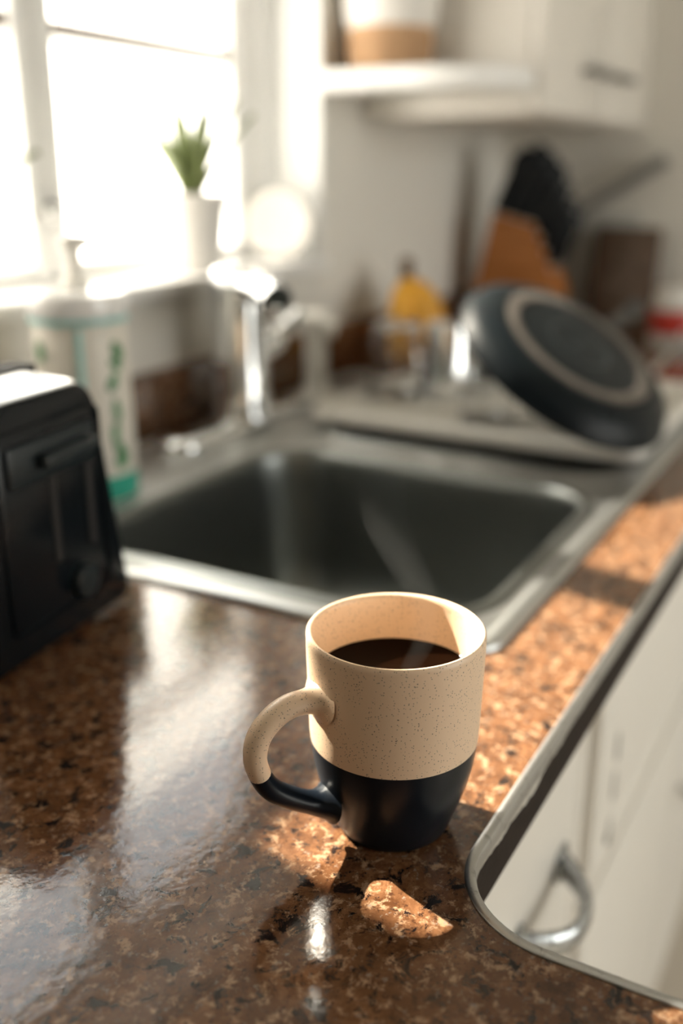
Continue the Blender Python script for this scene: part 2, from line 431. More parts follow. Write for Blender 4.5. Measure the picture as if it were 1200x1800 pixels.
# --- window over the sink
win = thing('window_1', 'white casement window over the sink with frosted lower glass', None, ((WX0+WX1)/2, YB, WZ0)); win['kind'] = 'structure'
b = B()
box(b, WX0, WX0+0.006, YB-0.002, YB+0.082, WZ0+0.012, WZ1); box(b, WX1-0.006, WX1, YB-0.002, YB+0.082, WZ0+0.012, WZ1); box(b, WX0, WX1, YB-0.002, YB+0.082, WZ1-0.006, WZ1)
obj('reveal', b, M['reveal'], win)
b = B(); box(b, WX0-0.005, WX1+0.004, YB-0.014, YB+0.10, WZ0-0.006, WZ0+0.012, 0.003); obj('sill', b, M['white'], win)
b = B()
for p0, p1, q0, q1 in ((WX0+0.006, 0.438, WZ0+0.012, WZ1-0.006), (1.332, WX1-0.006, WZ0+0.012, WZ1-0.006), (0.438, 1.332, WZ1-0.04, WZ1-0.006), (0.438, 1.332, WZ0+0.012, 0.186)):
    box(b, p0, p1, YB+0.082, YB+0.15, q0, q1, 0.003)
obj('window_frame', b, M['white'], win)
GB, GT, MZ, FZ = 0.205, 0.798, 0.466, 0.602
for (s0, s1, g0, g1, tag_) in ((0.440, 0.8945, 0.484, 0.866, 'left'), (0.8975, 1.330, 0.927, 1.279, 'right')):
    b = B()
    box(b, s0, g0, YB+0.090, YB+0.125, 0.188, WZ1-0.042, 0.004); box(b, g1, s1, YB+0.090, YB+0.125, 0.188, WZ1-0.042, 0.004)
    box(b, g0, g1, YB+0.090, YB+0.125, 0.188, GB, 0.003); box(b, g0, g1, YB+0.090, YB+0.125, GT, WZ1-0.042, 0.003)
    xc, sg = (g0, 1) if tag_ == 'left' else (g1, -1)          # added unseen block in the outer top corner, shaped to cut stray sun
    prism(b, [(xc-sg*0.004, GT+0.004), (xc-sg*0.004, GT-0.106), (xc+sg*0.012, GT-0.098), (xc+sg*0.022, GT-0.086), (xc+sg*0.027, GT-0.056), (xc+sg*0.034, GT+0.004)], lambda p, d: Vector((p[0], d, p[1])), YB+0.092, YB+0.123)
    sash = obj('sash', b, M['white'], win)
    b = B(); box(b, g0-0.003, g1+0.003, YB+0.106, YB+0.110, FZ+0.0004, GT+0.003); obj('clear_pane', b, M['pane'], sash, smooth=0)
    for q0, q1 in ((GB-0.003, MZ-0.004), (MZ+0.004, FZ)):
        b = B(); box(b, g0-0.003, g1+0.003, YB+0.106, YB+0.110, q0, q1)
        b.normal_update()
        for f in b.faces: f.material_index = 1 if f.normal.y < -0.9 else 0
        obj('frosted_pane', b, [M['pane'], M['frost']], sash, smooth=0)
    b = B(); box(b, g0-0.002, g1+0.002, YB+0.098, YB+0.118, MZ-0.007, MZ+0.007, 0.002)
    o = obj('glazing_bar', b, M['walnut'], sash); o['label'] = 'thin brown glazing bar'
b = B(); box(b, 0.884, 0.910, YB+0.080, YB+0.090, 0.262, 0.276, 0.003); tube(b, [(0.897, YB+0.078, 0.269), (0.887, YB+0.070, 0.262), (0.872, YB+0.066, 0.262)], 0.004, 10)
o = obj('latch', b, M['greysteel'], win)

# --- other openings that light the room
for nm, ax, h, t, lab in (('window_2', 'x', (0.1, 1.9, -0.5, 1.3), YF, 'tall window across the room'),):
    w = thing(nm, lab, None, ((h[0]+h[1])/2 if ax == 'x' else t, t if ax == 'x' else (h[0]+h[1])/2, h[2])); w['kind'] = 'structure'
    b = B(); frame_rect(b, ax, h[0], h[1], h[2], h[3], t-0.10, t-0.03, 0.06)
    mid = (h[0]+h[1])/2
    if ax == 'x': box(b, mid-0.03, mid+0.03, t-0.10, t-0.03, h[2]+0.06, h[3]-0.06)
    else: box(b, t-0.10, t-0.03, mid-0.03, mid+0.03, h[2]+0.06, h[3]-0.06)
    obj('window_frame' if ax == 'x' else 'door_frame', b, M['white'], w)
    for p0, p1 in ((h[0]+0.055, mid-0.025), (mid+0.025, h[1]-0.055)):
        b = B()
        if ax == 'x': box(b, p0, p1, t-0.068, t-0.064, h[2]+0.055, h[3]-0.055)
        else: box(b, t-0.068, t-0.064, p0, p1, h[2]+0.055, h[3]-0.055)
        obj('pane', b, M['pane'], w, smooth=0)

# ================================================================== WORKTOP
YE, XE, RC = 0.138, 0.333, 0.050
arc = [(XE+RC-RC*cos(radians(a)), YE-RC+RC*sin(radians(a))) for a in range(0, 91, 5)]   # inner corner
outline = [(-0.32, -1.8), (XE, -1.8)]+arc+[(XR-0.001, YE), (XR-0.001, YB-0.001), (-0.32, YB-0.001)]
SX0, SX1, SY0, SY1 = 0.565, 1.405, 0.203, 0.765
hole = rrect(SX0+0.018, SX1-0.018, SY0+0.018, SY1-0.018, 0.03, 6)
top = thing('worktop', 'glossy brown speckled L-shaped worktop with metal edge trim', 'worktop', (0.1, YE, 0))
b = B(); plate(b, [outline, hole], -0.038, 0.0); obj('slab', b, M['laminate'], top, smooth=0)
b = B(); box(b, -0.32, XR-0.001, YB-0.020, YB-0.001, 0.0, 0.078, 0.003); obj('backsplash', b, M['laminate'], top)
b = B(); box(b, XR-0.020, XR-0.001, YE, YB-0.020, 0.0, 0.088, 0.003); obj('backsplash', b, M['laminate'], top)
path = [(XE, -1.8+0.05*k) for k in range(0, 37)]
path = [p for p in path if p[1] < arc[0][1]-0.01]+arc+[(x, YE) for x in [XE+RC+0.02*k for k in range(1, 89)] if x < XR-0.002]
b = B(); sweep(b, path, [(-0.0026, -0.001), (-0.0025, 0.0007), (-0.0018, 0.0013), (0.0008, 0.0014), (0.0024, 0.0006), (0.0030, -0.0012), (0.0030, -0.0078), (0.0012, -0.0084), (0.0004, -0.0080), (0.0004, -0.001)])
obj('edge_trim', b, M['trim'], top)
b = B(); sweep(b, path, [(0.0002, -0.0376), (0.0016, -0.0370), (0.0016, -0.0080), (0.0002, -0.0078)]); obj('edge_band', b, M['edge'], top)
# flaked paint under the trim: ragged lower border
b = B(); dense = []
for a, c in zip(path, path[1:]):
    L = (Vector(c)-Vector(a)).length; k = max(1, int(L/0.002))
    if a[1] > 0.02 and a[0] < 0.62: dense += [tuple(Vector(a).lerp(Vector(c), i/k)) for i in range(k)]
prev = None; hgt = 0.004
for i, p in enumerate(dense):
    a = Vector(dense[max(i-3, 0)]); c = Vector(dense[min(i+3, len(dense)-1)]); t = (c-a).normalized(); o = Vector((t.y, -t.x))
    hgt = min(0.0072, max(0.0015, hgt+random.uniform(-0.0011, 0.0011)))
    fade = max(0.0, min(1.0, (0.60-p[0])/0.15)); hh = 0.0004+hgt*fade
    q = [b.verts.new((p[0]+o.x*e, p[1]+o.y*e, z)) for e, z in ((0.0019, -0.0076), (0.0028, -0.0076), (0.0023, -0.0078-hh), (0.0018, -0.0078-hh))]
    if prev:
        for k in range(4): b.faces.new((prev[k], prev[(k+1) % 4], q[(k+1) % 4], q[k]))
    else: b.faces.new(q)
    prev = q
b.faces.new(prev[::-1]); o = obj('flaked_paint', b, M['flake'], top, smooth=0); o['label'] = 'ragged flaking grey paint strip under the trim'

# ================================================================== SINK
sink = thing('sink', 'stainless steel double-bowl sink set into the brown worktop', 'sink', ((SX0+SX1)/2, (SY0+SY1)/2, 0))
B1 = (0.600, 0.955, 0.237, 0.612); B2 = (1.022, 1.372, 0.237, 0.612); RB = 0.068; OF = 0.013
def grow(bx, o, r): return rrect(bx[0]-o, bx[1]+o, bx[2]-o, bx[3]+o, max(0.004, r+o), 10)
b = B(); plate(b, [rrect(SX0+0.010, SX1-0.010, SY0+0.010, SY1-0.010, 0.024, 8), grow(B1, OF, RB), grow(B2, OF, RB)], 0.0012, 0.0034)
obj('deck', b, M['steel'], sink, smooth=30)
b = B()
def rim_loop(ins, z): return [(x, y, z) for x, y in rrect(SX0+ins, SX1-ins, SY0+ins, SY1-ins, max(0.006, 0.034-ins), 8)]
loops_mesh(b, [rim_loop(0.012, 0.0012), rim_loop(0.0, 0.0004), rim_loop(-0.0004, 0.0020), rim_loop(0.002, 0.0050), rim_loop(0.006, 0.0062), rim_loop(0.011, 0.0058), rim_loop(0.016, 0.0036), rim_loop(0.016, 0.0030), rim_loop(0.012, 0.0012)], close_last=False)
obj('raised_rim', b, M['steel'], sink, smooth=60)
for bx in (B1, B2):
    b = B(); seq = [(OF, 0.0030), (0.010, 0.0042), (0.007, 0.0062), (0.003, 0.0068), (0.0, 0.0058), (-0.003, 0.0020), (-0.0045, -0.006), (-0.006, -0.030), (-0.012, -0.120), (-0.018, -0.150), (-0.030, -0.166), (-0.050, -0.172), (-0.11, -0.176)]
    loops_mesh(b, [[(x, y, z) for x, y in grow(bx, o, RB)] for o, z in seq])
    bowl = obj('bowl', b, M['bowl'], sink, smooth=70)
    cx, cy = (bx[0]+bx[1])/2, (bx[2]+bx[3])/2
    b = B(); lathe(b, [(0.0, -0.1755), (0.030, -0.1755), (0.034, -0.1735), (0.043, -0.1735), (0.045, -0.1752)], (cx, cy, 0), 32, cap0=False, cap1=False)
    for k in range(6):
        lathe(b, [(0.0, -0.1750), (0.004, -0.1750), (0.004, -0.1758)], (cx+0.018*cos(k*pi/3), cy+0.018*sin(k*pi/3), 0), 10, cap0=False)
    obj('drain', b, M['chrome'], bowl)

# ------------------------------------------------------------------ faucet
FX, FY = 1.03, 0.718
fa = thing('faucet', 'tall chrome faucet on an oval base plate behind the sink bowl', 'faucet', (FX, FY, 0.0034))
b = B(); seq = []
for ins, z in ((0.0, 0.0042), (0.0, 0.008), (0.003, 0.0125), (0.009, 0.0155), (0.016, 0.0165)):
    seq.append([(x, y, z) for x, y in rrect(0.868+ins, 1.150-ins, 0.686+ins, 0.7465-ins, 0.0300-ins, 10)])
loops_mesh(b, seq); b.faces.new([b.verts.new(p) for p in seq[0]][::-1]); obj('base_plate', b, M['chrome'], fa, smooth=50)
b = B(); lathe(b, [(0.041, 0.016), (0.0405, 0.020), (0.037, 0.030), (0.0345, 0.050), (0.0335, 0.180), (0.0325, 0.192), (0.029, 0.199), (0.018, 0.202), (0.002, 0.2025)], (FX, FY, 0), 48)
obj('column', b, M['chrome'], fa, smooth=50)
b = B(); tube(b, smooth_path([(FX-0.012, FY-0.018, 0.178), (FX-0.040, FY-0.050, 0.180), (FX-0.066, FY-0.086, 0.178), (FX-0.080, FY-0.106, 0.172)], 6), 0.019, 24)
obj('spout', b, M['chrome'], fa, smooth=60)
b = B(); lathe(b, [(0.0155, 0.0), (0.0165, 0.004), (0.0165, 0.014), (0.012, 0.018)], (0, 0, 0), 24, M4=Matrix.Translation((FX-0.070, FY-0.092, 0.150)))
obj('aerator', b, M['chrome'], fa, smooth=40)
b = B(); tube(b, [(FX+0.026, FY-0.010, 0.094), (FX+0.044, FY-0.018, 0.100), (FX+0.056, FY-0.023, 0.106)], [0.016, 0.015, 0.012], 20)
tube(b, smooth_path([(FX+0.052, FY-0.020, 0.112), (FX+0.062, FY-0.034, 0.124), (FX+0.070, FY-0.050, 0.138)], 5), [0.008]*5+[0.010]*4+[0.011, 0.008], 14, flat=0.7)
obj('lever_handle', b, M['chrome'], fa, smooth=60)

# ------------------------------------------------------------------ side sprayer
PX, PY = 1.185, 0.700
sp = thing('sink_sprayer', 'cream plastic side sprayer standing upright beside the chrome faucet', 'sprayer', (PX, PY, 0.0034))
b = B(); lathe(b, [(0.029, 0.0034), (0.029, 0.008), (0.026, 0.014), (0.020, 0.022), (0.0175, 0.030), (0.0175, 0.036)], (PX, PY, 0), 32); obj('base', b, M['whiteplastic'], sp)
b = B(); lathe(b, [(0.0150, 0.034), (0.0165, 0.042), (0.0155, 0.080), (0.0165, 0.096), (0.0185, 0.102)], (PX, PY, 0), 32); obj('handle_grip', b, M['whiteplastic'], sp)
b = B(); lathe(b, [(0.019, 0.100), (0.0225, 0.105), (0.0225, 0.118), (0.020, 0.126), (0.010, 0.130), (0.001, 0.1305)], (PX, PY, 0), 32)
tube(b, [(PX-0.008, PY-0.008, 0.112), (PX+0.004, PY-0.030, 0.104)], [0.014, 0.011], 16); obj('spray_head', b, M['whiteplastic'], sp)

# ------------------------------------------------------------------ drying tray on the far bowl
TX0, TX1, TY0, TY1 = 1.062, 1.470, 0.222, 0.645
tray = thing('drying_tray', 'pale ribbed draining tray resting over the far sink bowl', 'tray', ((TX0+TX1)/2, (TY0+TY1)/2, 0.007))
b = B(); lp = []
for ins, z in ((0.004, 0.0072), (0.0, 0.010), (0.0, 0.022), (0.003, 0.025), (0.008, 0.025), (0.013, 0.020), (0.016, 0.0135), (0.022, 0.0115)):
    lp.append([(x, y, z) for x, y in rrect(TX0+ins, TX1-ins, TY0+ins, TY1-ins, 0.024-min(ins, 0.018), 6)])
loops_mesh(b, lp); b.faces.new([b.verts.new(p) for p in lp[0]][::-1]); obj('tray_body', b, M['whiteplastic'], tray)
b0 = B(); tube(b0, [(TX0+0.030, TY0+0.035, 0.0125), (TX0+0.032, TY0+0.035, 0.0145), (TX1-0.032, TY0+0.035, 0.0145), (TX1-0.030, TY0+0.035, 0.0125)], 0.0035, 8)
rib = obj('rib', b0, M['whiteplastic'], tray)
for k in range(1, 20):
    c = rib.copy(); COL.objects.link(c); c.parent = tray; c.location = (0, k*0.0185, 0)

# ------------------------------------------------------------------ glassware on the tray
def tumbler(name, label, loc, r0, r1, h, t=0.0028, mt='glass'):
    """upside-down tumbler: mouth on the tray"""
    g = thing(name, label, 'glass' if mt == 'glass' else 'cup', loc, group='drinking glasses on the draining tray' if mt == 'glass' else None)
    b = B(); prof = [(r1-t, 0.0), (r1, 0.0), (r1, 0.002)]+[(r1+(r0-r1)*k/6, 0.002+(h-0.004)*k/6) for k in range(1, 7)]+[(r0-0.003, h), (0.0005, h)]
    prof += [(0.0005, h-0.008), (r0-t-0.002, h-0.008), (r0-t, h-0.011)]+[(r1+(r0-r1)*k/6-t, 0.002+(h-0.02)*k/6) for k in range(5, -1, -1)]+[(r1-t, 0.0)]
    lathe(b, prof, (0, 0, 0), 12 if mt == 'glass' else 40, cap0=False, cap1=False); bmesh.ops.remove_doubles(b, verts=b.verts[:], dist=1e-6)
    obj('glass_wall' if mt == 'glass' else 'cup_wall', b, M[mt], g, local=True, smooth=20)
    b = B(); lathe(b, [(r1+0.0002, 0.0), (r1+0.0016, 0.001), (r1+0.0016, 0.003), (r1+0.0002, 0.004)], (0, 0, 0), 40, cap0=False, cap1=False); obj('lip', b, M[mt], g, local=True)
    return g
ZR = 0.0184
tumbler('drinking_glass', 'tall clear glass upside down propping up the frying pan', (1.150, 0.432, ZR), 0.030, 0.034, 0.148)
tumbler('drinking_glass', 'clear glass tumbler upside down nearest the cream sprayer', (1.225, 0.595, ZR), 0.032, 0.040, 0.098)
tumbler('steel_cup', 'polished steel cup upside down in the middle of the tray', (1.272, 0.540, ZR), 0.030, 0.036, 0.095, mt='chrome')
# steel bowl
gb = thing('steel_bowl', 'shiny steel bowl upside down on the tray below the bananas', 'bowl', (1.374, 0.540, ZR+0.0012))
b = B(); R_ = 0.078; out = [(R_*cos(radians(a)), R_*1.05*sin(radians(a))) for a in range(0, 76, 5)]
inn = [((R_-0.004)*cos(radians(a)), (R_*1.05-0.004)*sin(radians(a))) for a in range(75, -1, -5)]
lathe(b, out+[(0.016, R_*1.05+0.004), (0.0004, R_*1.05+0.004)], (0, 0, 0), 48, cap0=False, cap1=False)
lathe(b, [(0.0004, R_*1.05-0.006)]+inn+[out[0]], (0, 0, 0), 48, cap0=False, cap1=False)
bmesh.ops.remove_doubles(b, verts=b.verts[:], dist=1e-6); obj('bowl_wall', b, M['chrome'], gb, local=True, smooth=40)
b = B(); lathe(b, [(0.022, R_*1.02), (0.024, R_*1.05+0.008), (0.021, R_*1.05+0.009), (0.019, R_*1.03)], (0, 0, 0), 32, cap0=False, cap1=False); obj('foot_ring', b, M['chrome'], gb, local=True)
wb = thing('wooden_bowl', 'small brown wooden bowl upside down behind the frying pan', 'bowl', (1.505, 0.520, 0.0004))
b = B(); lathe(b, [(0.048, 0.0), (0.050, 0.004), (0.047, 0.022), (0.036, 0.042), (0.022, 0.050), (0.022, 0.056), (0.001, 0.056)], (0, 0, 0), 40)
obj('bowl_body', b, M['wood'], wb, local=True)

# ------------------------------------------------------------------ frying pan, base up, leaning
PANB = (1.0842, 0.3043, 0.1285)
RP, RBs, DP = 0.1320, 0.0960, 0.0322
pb = Vector(PANB)                      # centre of the pan's base
tcam = (Vector((0, 0, 0.31))-pb).normalized(); pr_ = 0.60*rt+0.80*up; pr_ = (pr_-tcam*pr_.dot(tcam)).normalized()
n_ = (0.40*tcam+0.9165*pr_).normalized()
qz = n_.to_track_quat('Z', 'Y')
pan = thing('frying_pan', 'black nonstick frying pan leaning upside down on the draining tray', 'pan', tuple(pb-n_*DP), rot=qz.to_euler())
b = B(); lathe(b, [(RP-0.004, 0.0005), (RP, 0.0), (RP+0.0015, 0.002), (RP-0.006, 0.016), (RP-0.017, DP-0.008), (RBs+0.006, DP-0.001), (RBs, DP), (0.0005, DP), (0.0005, DP-0.004), (RBs-0.004, DP-0.004), (RP-0.022, DP-0.012), (RP-0.010, 0.016), (RP-0.004, 0.0005)], (0, 0, 0), 72, cap0=False, cap1=False)
bmesh.ops.remove_doubles(b, verts=b.verts[:], dist=1e-6); obj('pan_body', b, M['blackmatte'], pan, local=True, smooth=50)
b = B(); lathe(b, [(RBs-0.019, DP-0.0002), (RBs-0.018, DP+0.0008), (RBs-0.006, DP+0.0008), (RBs-0.004, DP-0.0002)], (0, 0, 0), 72, cap0=False, cap1=False); o = obj('base_ring', b, M['panring'], pan, local=True); o['label'] = 'pale worn ring around the pan base'
b = B(); lathe(b, [(0.034, DP-0.0002), (0.035, DP+0.0006), (0.038, DP+0.0006), (0.039, DP-0.0002)], (0, 0, 0), 48, cap0=False, cap1=False)
for k in range(5): box(b, -0.016+0.007*k, -0.012+0.007*k, -0.006, 0.006, DP-0.0002, DP+0.0006)
o = obj('base_stamp', b, M['grey'], pan, local=True); o['label'] = 'round maker stamp in the middle of the base'
inv = qz.to_matrix().inverted()
hd = inv @ (0.60*rt+0.30*up+1.4*fw); hd.z = 0; hd.normalize()
b = B(); p0 = hd*(RP-0.004)+Vector((0, 0, 0.012)); pts = [p0, p0+hd*0.02, p0+hd*0.05+Vector((0, 0, -0.002)), p0+hd*0.10+Vector((0, 0, -0.006)), p0+hd*0.150+Vector((0, 0, -0.008))]
tube(b, smooth_path(pts, 5), [0.008]*5+[0.0075]*10+[0.0095]*5+[0.007], 14, flat=1.35, upv=(0, 0, 1)); obj('pan_handle', b, M['black'], pan, local=True, smooth=60)

ss = thing('serving_spoon', 'steel serving spoon with its handle sticking up right of the frying pan', 'spoon', (1.40, 0.345, 0.0162))
b = B(); tube(b, smooth_path([(1.30, 0.300, 0.0330), (1.48, 0.2955, 0.0435), (1.664, 0.301, 0.060)], 6), [0.0075]*4+[0.008]*8+[0.009], 12, flat=0.45); obj('handle', b, M['toastertop'], ss, smooth=60)
b = B(); tube(b, smooth_path([Vector((1.30, 0.300, 0.0330))+Vector((-0.006, 0.012, -0.004)), Vector((1.30, 0.300, 0.0330))+Vector((-0.030, 0.040, -0.002)), Vector((1.30, 0.300, 0.0330))+Vector((-0.060, 0.070, 0.004))], 5), [0.007, 0.011, 0.017, 0.021, 0.023, 0.024, 0.023, 0.021, 0.017, 0.011, 0.004], 12, flat=0.35, upv=(0.7, 0.7, 0)); obj('spoon_bowl', b, M['toastertop'], ss, smooth=60)

# ================================================================== MUG
MX, MY, MH = 0.3848, 0.1849, 0.106
mug = thing('coffee_mug', 'two-tone mug of speckled beige over navy on the brown worktop', 'mug', (MX, MY, 0.0))
RM = 0.0426
zt = 0.0500           # glaze border
out = [(0.0250, 0.0004), (0.0275, 0.0010), (0.0286, 0.0030), (0.0311, 0.0100), (0.0342, 0.0190), (0.0372, 0.0285), (0.0395, 0.0390), (0.0408, zt)]
upr = [(0.0408, zt), (0.0412, 0.054), (0.0416, 0.066), (0.0420, 0.080), (0.0424, 0.094), (0.04255, 0.1030)]
rim = [(0.04255, 0.1030), (0.04245, 0.1050), (0.0417, 0.1060), (0.0405, 0.1058), (0.0397, 0.1048), (0.0394, 0.1030)]
inn = [(0.0394, 0.1030), (0.0390, 0.085), (0.0385, 0.066), (0.0374, 0.048), (0.0335, 0.030), (0.0265, 0.014), (0.020, 0.0085), (0.0004, 0.0075)]
b = B(); lathe(b, out, (0, 0, 0), 96, mi=1, cap1=False); lathe(b, upr+rim[1:]+inn[1:], (0, 0, 0), 96, mi=0, cap0=False)
bmesh.ops.remove_doubles(b, verts=b.verts[:], dist=1e-6)
obj('mug_body', b, [M['speckle'], M['navy']], mug, local=True, smooth=60)
HA = radians(148.0); hx, hy = cos(HA), sin(HA)
def hp(r, z): return (hx*r, hy*r, z)
ctrl = [hp(0.0408, 0.0795), hp(0.0455, 0.0800), hp(0.0560, 0.0800), hp(0.0650, 0.0760), hp(0.0718, 0.0685), hp(0.0740, 0.0585), hp(0.0715, 0.0480), hp(0.0655, 0.0385), hp(0.0540, 0.0300), hp(0.0440, 0.0245), hp(0.0362, 0.0225)]
pts = smooth_path(ctrl, 8); N = len(pts)
rad = []
for i in range(N):
    s = i/(N-1); base_ = 0.0053
    if s < 0.16: base_ = 0.0053+0.0062*(1-s/0.16)**2
    if s > 0.84: base_ = 0.0053+0.0048*((s-0.84)/0.16)**2
    rad.append(base_)
flat = [1.25]*N
mis = [0 if pts[i].z > 0.0500 or i < N//2 else 1 for i in range(N)]
b = B(); tube(b, pts, rad, 20, flat=flat, upv=None, mis=mis); obj('mug_handle', b, [M['speckle'], M['navy']], mug, local=True, smooth=70)
cof = thing('coffee', 'black coffee filling the two-tone mug', 'coffee', (MX, MY, 0.012))
b = B(); lathe(b, [(0.0235, 0.0150), (0.0325, 0.0325), (0.0364, 0.050), (0.0379, 0.066), (0.0386, 0.0820), (0.0384, 0.0818), (0.0376, 0.0814), (0.0004, 0.0813)], (MX, MY, 0), 96, cap1=False)
obj('coffee_liquid', b, M['coffee'], cof, smooth=30)
b = B(); pts = smooth_path([(0.004, -0.004, 0.0825), (0.010, -0.010, 0.098), (0.015, -0.006, 0.118), (0.013, 0.004, 0.138), (0.010, 0.012, 0.158), (0.014, 0.016, 0.185), (0.010, 0.022, 0.215)], 6)
pts = [Vector((MX, MY, 0))+p for p in pts]; N = len(pts)
tube(b, pts, [0.004+0.011*(i/(N-1)) if i < N-4 else 0.015*(N-1-i+0.5)/4 for i in range(N)], 12, flat=0.35, upv=(0.5, -0.87, 0))
setp(obj('steam', b, M['steam'], None, smooth=70, origin=(MX, MY, 0.08)), 'thin wisp of steam rising from the black coffee', 'steam', kind='stuff')

# ================================================================== TOASTER
TR = radians(7.6)
toa = thing('toaster', 'black two-slice toaster with pale metal top left of the sink', 'toaster', (0.535, 0.482, 0.0004), TR)
def tprof(wb, wt, h, r, off=0.0):
    """half-trapezoid outline in (x,z), x from -wb..0"""
    out = []
    xl, xr = -wb/2, wb/2; tl, tr_ = -wt/2, wt/2
    for cx, cz, a0, a1 in ((xr-0.008, 0.012, -60, 8), (tr_-r, h-r, 8, 90), (tl+r, h-r, 90, 172), (xl+0.008, 0.012, 172, 240)):
        rr = 0.008 if cz < 0.05 else r
        for k in range(7):
            t = radians(a0+(a1-a0)*k/6); out.append((cx+rr*cos(t)-wb/2, cz+rr*sin(t)))
    return out
def scaled(lp, s, d): 
    cx = -0.080; return [((x-cx)*s+cx, d, max(0.0, (z-0.004)*s+0.004 if z > 0.09 else z)) for x, z in lp]
TL = 0.170
front = tprof(0.160, 0.110, 0.1750, 0.022)
b = B(); seq = [scaled(front, 0.965, 0.0), scaled(front, 0.985, 0.001), scaled(front, 0.997, 0.0025), scaled(front, 1.0, 0.004), scaled(front, 1.0, 0.006)]
loops_mesh(b, seq[::-1]); b.faces.new([b.verts.new(p) for p in seq[-1]][::-1]); obj('end_panel', b, M['black'], toa, local=True, smooth=50)
b = B(); seq = [scaled(front, 0.955, TL), scaled(front, 0.98, TL-0.002), scaled(front, 0.995, TL-0.006), scaled(front, 1.0, TL-0.011), scaled(front, 1.0, TL-0.015)]
loops_mesh(b, seq[::-1]); b.faces.new([b.verts.new(p) for p in seq[-1]][::-1]); obj('end_panel', b, M['black'], toa, local=True, smooth=50)
# metal shell with two slots
b = B(); shell = tprof(0.1602, 0.1102, 0.1752, 0.022)
loops_mesh(b, [scaled(shell, 1.0, 0.006), scaled(shell, 1.012, 0.012), scaled(shell, 1.022, 0.030), scaled(shell, 1.030, TL/2), scaled(shell, 1.022, TL-0.040), scaled(shell, 1.0, TL-0.013)]); obj('shell', b, [M['toastertop']], toa, local=True, smooth=50)
for yo in (0.060, 0.110):
    b = B(); box(b, -0.135, -0.025, yo-0.012, yo+0.012, 0.1750, 0.1813, 0.001); obj('bread_slot', b, M['dark'], toa, local=True)
b = B(); box(b, -0.134, -0.026, -0.0015, 0.004, 0.024, 0.158, 0.006, M4=None); o = obj('front_plate', b, M['black'], toa, local=True)
for xo in (-0.083, -0.044):
    b = B(); box(b, xo-0.0035, xo+0.0035, -0.0028, 0.0005, 0.060, 0.152, 0.001); obj('lever_track', b, M['dark'], toa, local=True)
b = B(); box(b, -0.101, -0.043, -0.014, -0.003, 0.130, 0.140, 0.003, 3); box(b, -0.126, -0.036, -0.0045, -0.001, 0.122, 0.149, 0.003); obj('lever', b, M['grey'], toa, local=True)
b = B(); lathe(b, [(0.012, 0.0), (0.012, 0.008), (0.010, 0.010), (0.001, 0.010)], (0, 0, 0), 28, M4=Matrix.Translation((-0.063, -0.001, 0.040)) @ Matrix.Rotation(radians(90), 4, 'X')); obj('browning_dial', b, M['grey'], toa, local=True)
for xo, yo in ((-0.14, 0.03), (-0.022, 0.03), (-0.14, TL-0.03), (-0.022, TL-0.03)):
    b = B(); lathe(b, [(0.009, 0.0), (0.010, 0.004), (0.010, 0.012)], (xo, yo, 0), 16); obj('foot', b, M['black'], toa, local=True)

# ================================================================== SOAP DISPENSER and jar behind the toaster
DX, DY = 0.712, 0.682
ds = thing('soap_dispenser', 'large clear soap dispenser with white lid, pump and green leaf print', 'soap dispenser', (DX, DY, 0.0))
b = B(); lathe(b, [(0.040, 0.0), (0.0445, 0.003), (0.0455, 0.012), (0.0452, 0.10), (0.0445, 0.165), (0.041, 0.178), (0.036, 0.184)], (DX, DY, 0), 48); obj('bottle', b, M['paper'], ds, smooth=50)
b = B(); lathe(b, [(0.0456, 0.006), (0.0459, 0.008), (0.0459, 0.028), (0.0456, 0.030)], (DX, DY, 0), 48, cap0=False, cap1=False); o = obj('soap_band', b, M['teal'], ds); o['label'] = 'teal soap showing at the bottom of the bottle'
b = B(); lathe(b, [(0.0450, 0.180), (0.0470, 0.183), (0.0470, 0.198), (0.0445, 0.2025), (0.016, 0.206), (0.0155, 0.206)], (DX, DY, 0), 48); obj('lid', b, M['glossy'], ds, smooth=40)
b = B(); lathe(b, [(0.0456, 0.176), (0.0466, 0.177), (0.0466, 0.1815), (0.0456, 0.183)], (DX, DY, 0), 48, cap0=False, cap1=False); o = obj('lid_seal', b, M['tealtube'], ds); o['label'] = 'teal seal under the white lid'
b = B(); lathe(b, [(0.013, 0.204), (0.013, 0.214), (0.0085, 0.217), (0.007, 0.240), (0.012, 0.241), (0.0125, 0.250), (0.010, 0.254), (0.001, 0.2545)], (DX, DY, 0), 28)
tube(b, smooth_path([(DX, DY, 0.247), (DX+0.012, DY-0.022, 0.249), (DX+0.022, DY-0.040, 0.243)], 5), 0.0045, 12); obj('pump', b, M['whiteplastic'], ds, smooth=50)
b = B(); vd = (Vector((0, 0, 0))-Vector((DX, DY, 0))).normalized(); a0 = math.atan2(vd.y, vd.x)
def onb(da, z, rr=0.0462): return Vector((DX+rr*cos(a0+da), DY+rr*sin(a0+da), z))
for da in (-0.02,):
    tube(b, [onb(da, 0.172, 0.0450), onb(da, 0.13, 0.0455), onb(da, 0.09, 0.0457)], 0.0040, 10, flat=0.4)
o = obj('pump_tube', b, M['tealtube'], ds); o['label'] = 'pale teal pump tube down the bottle'
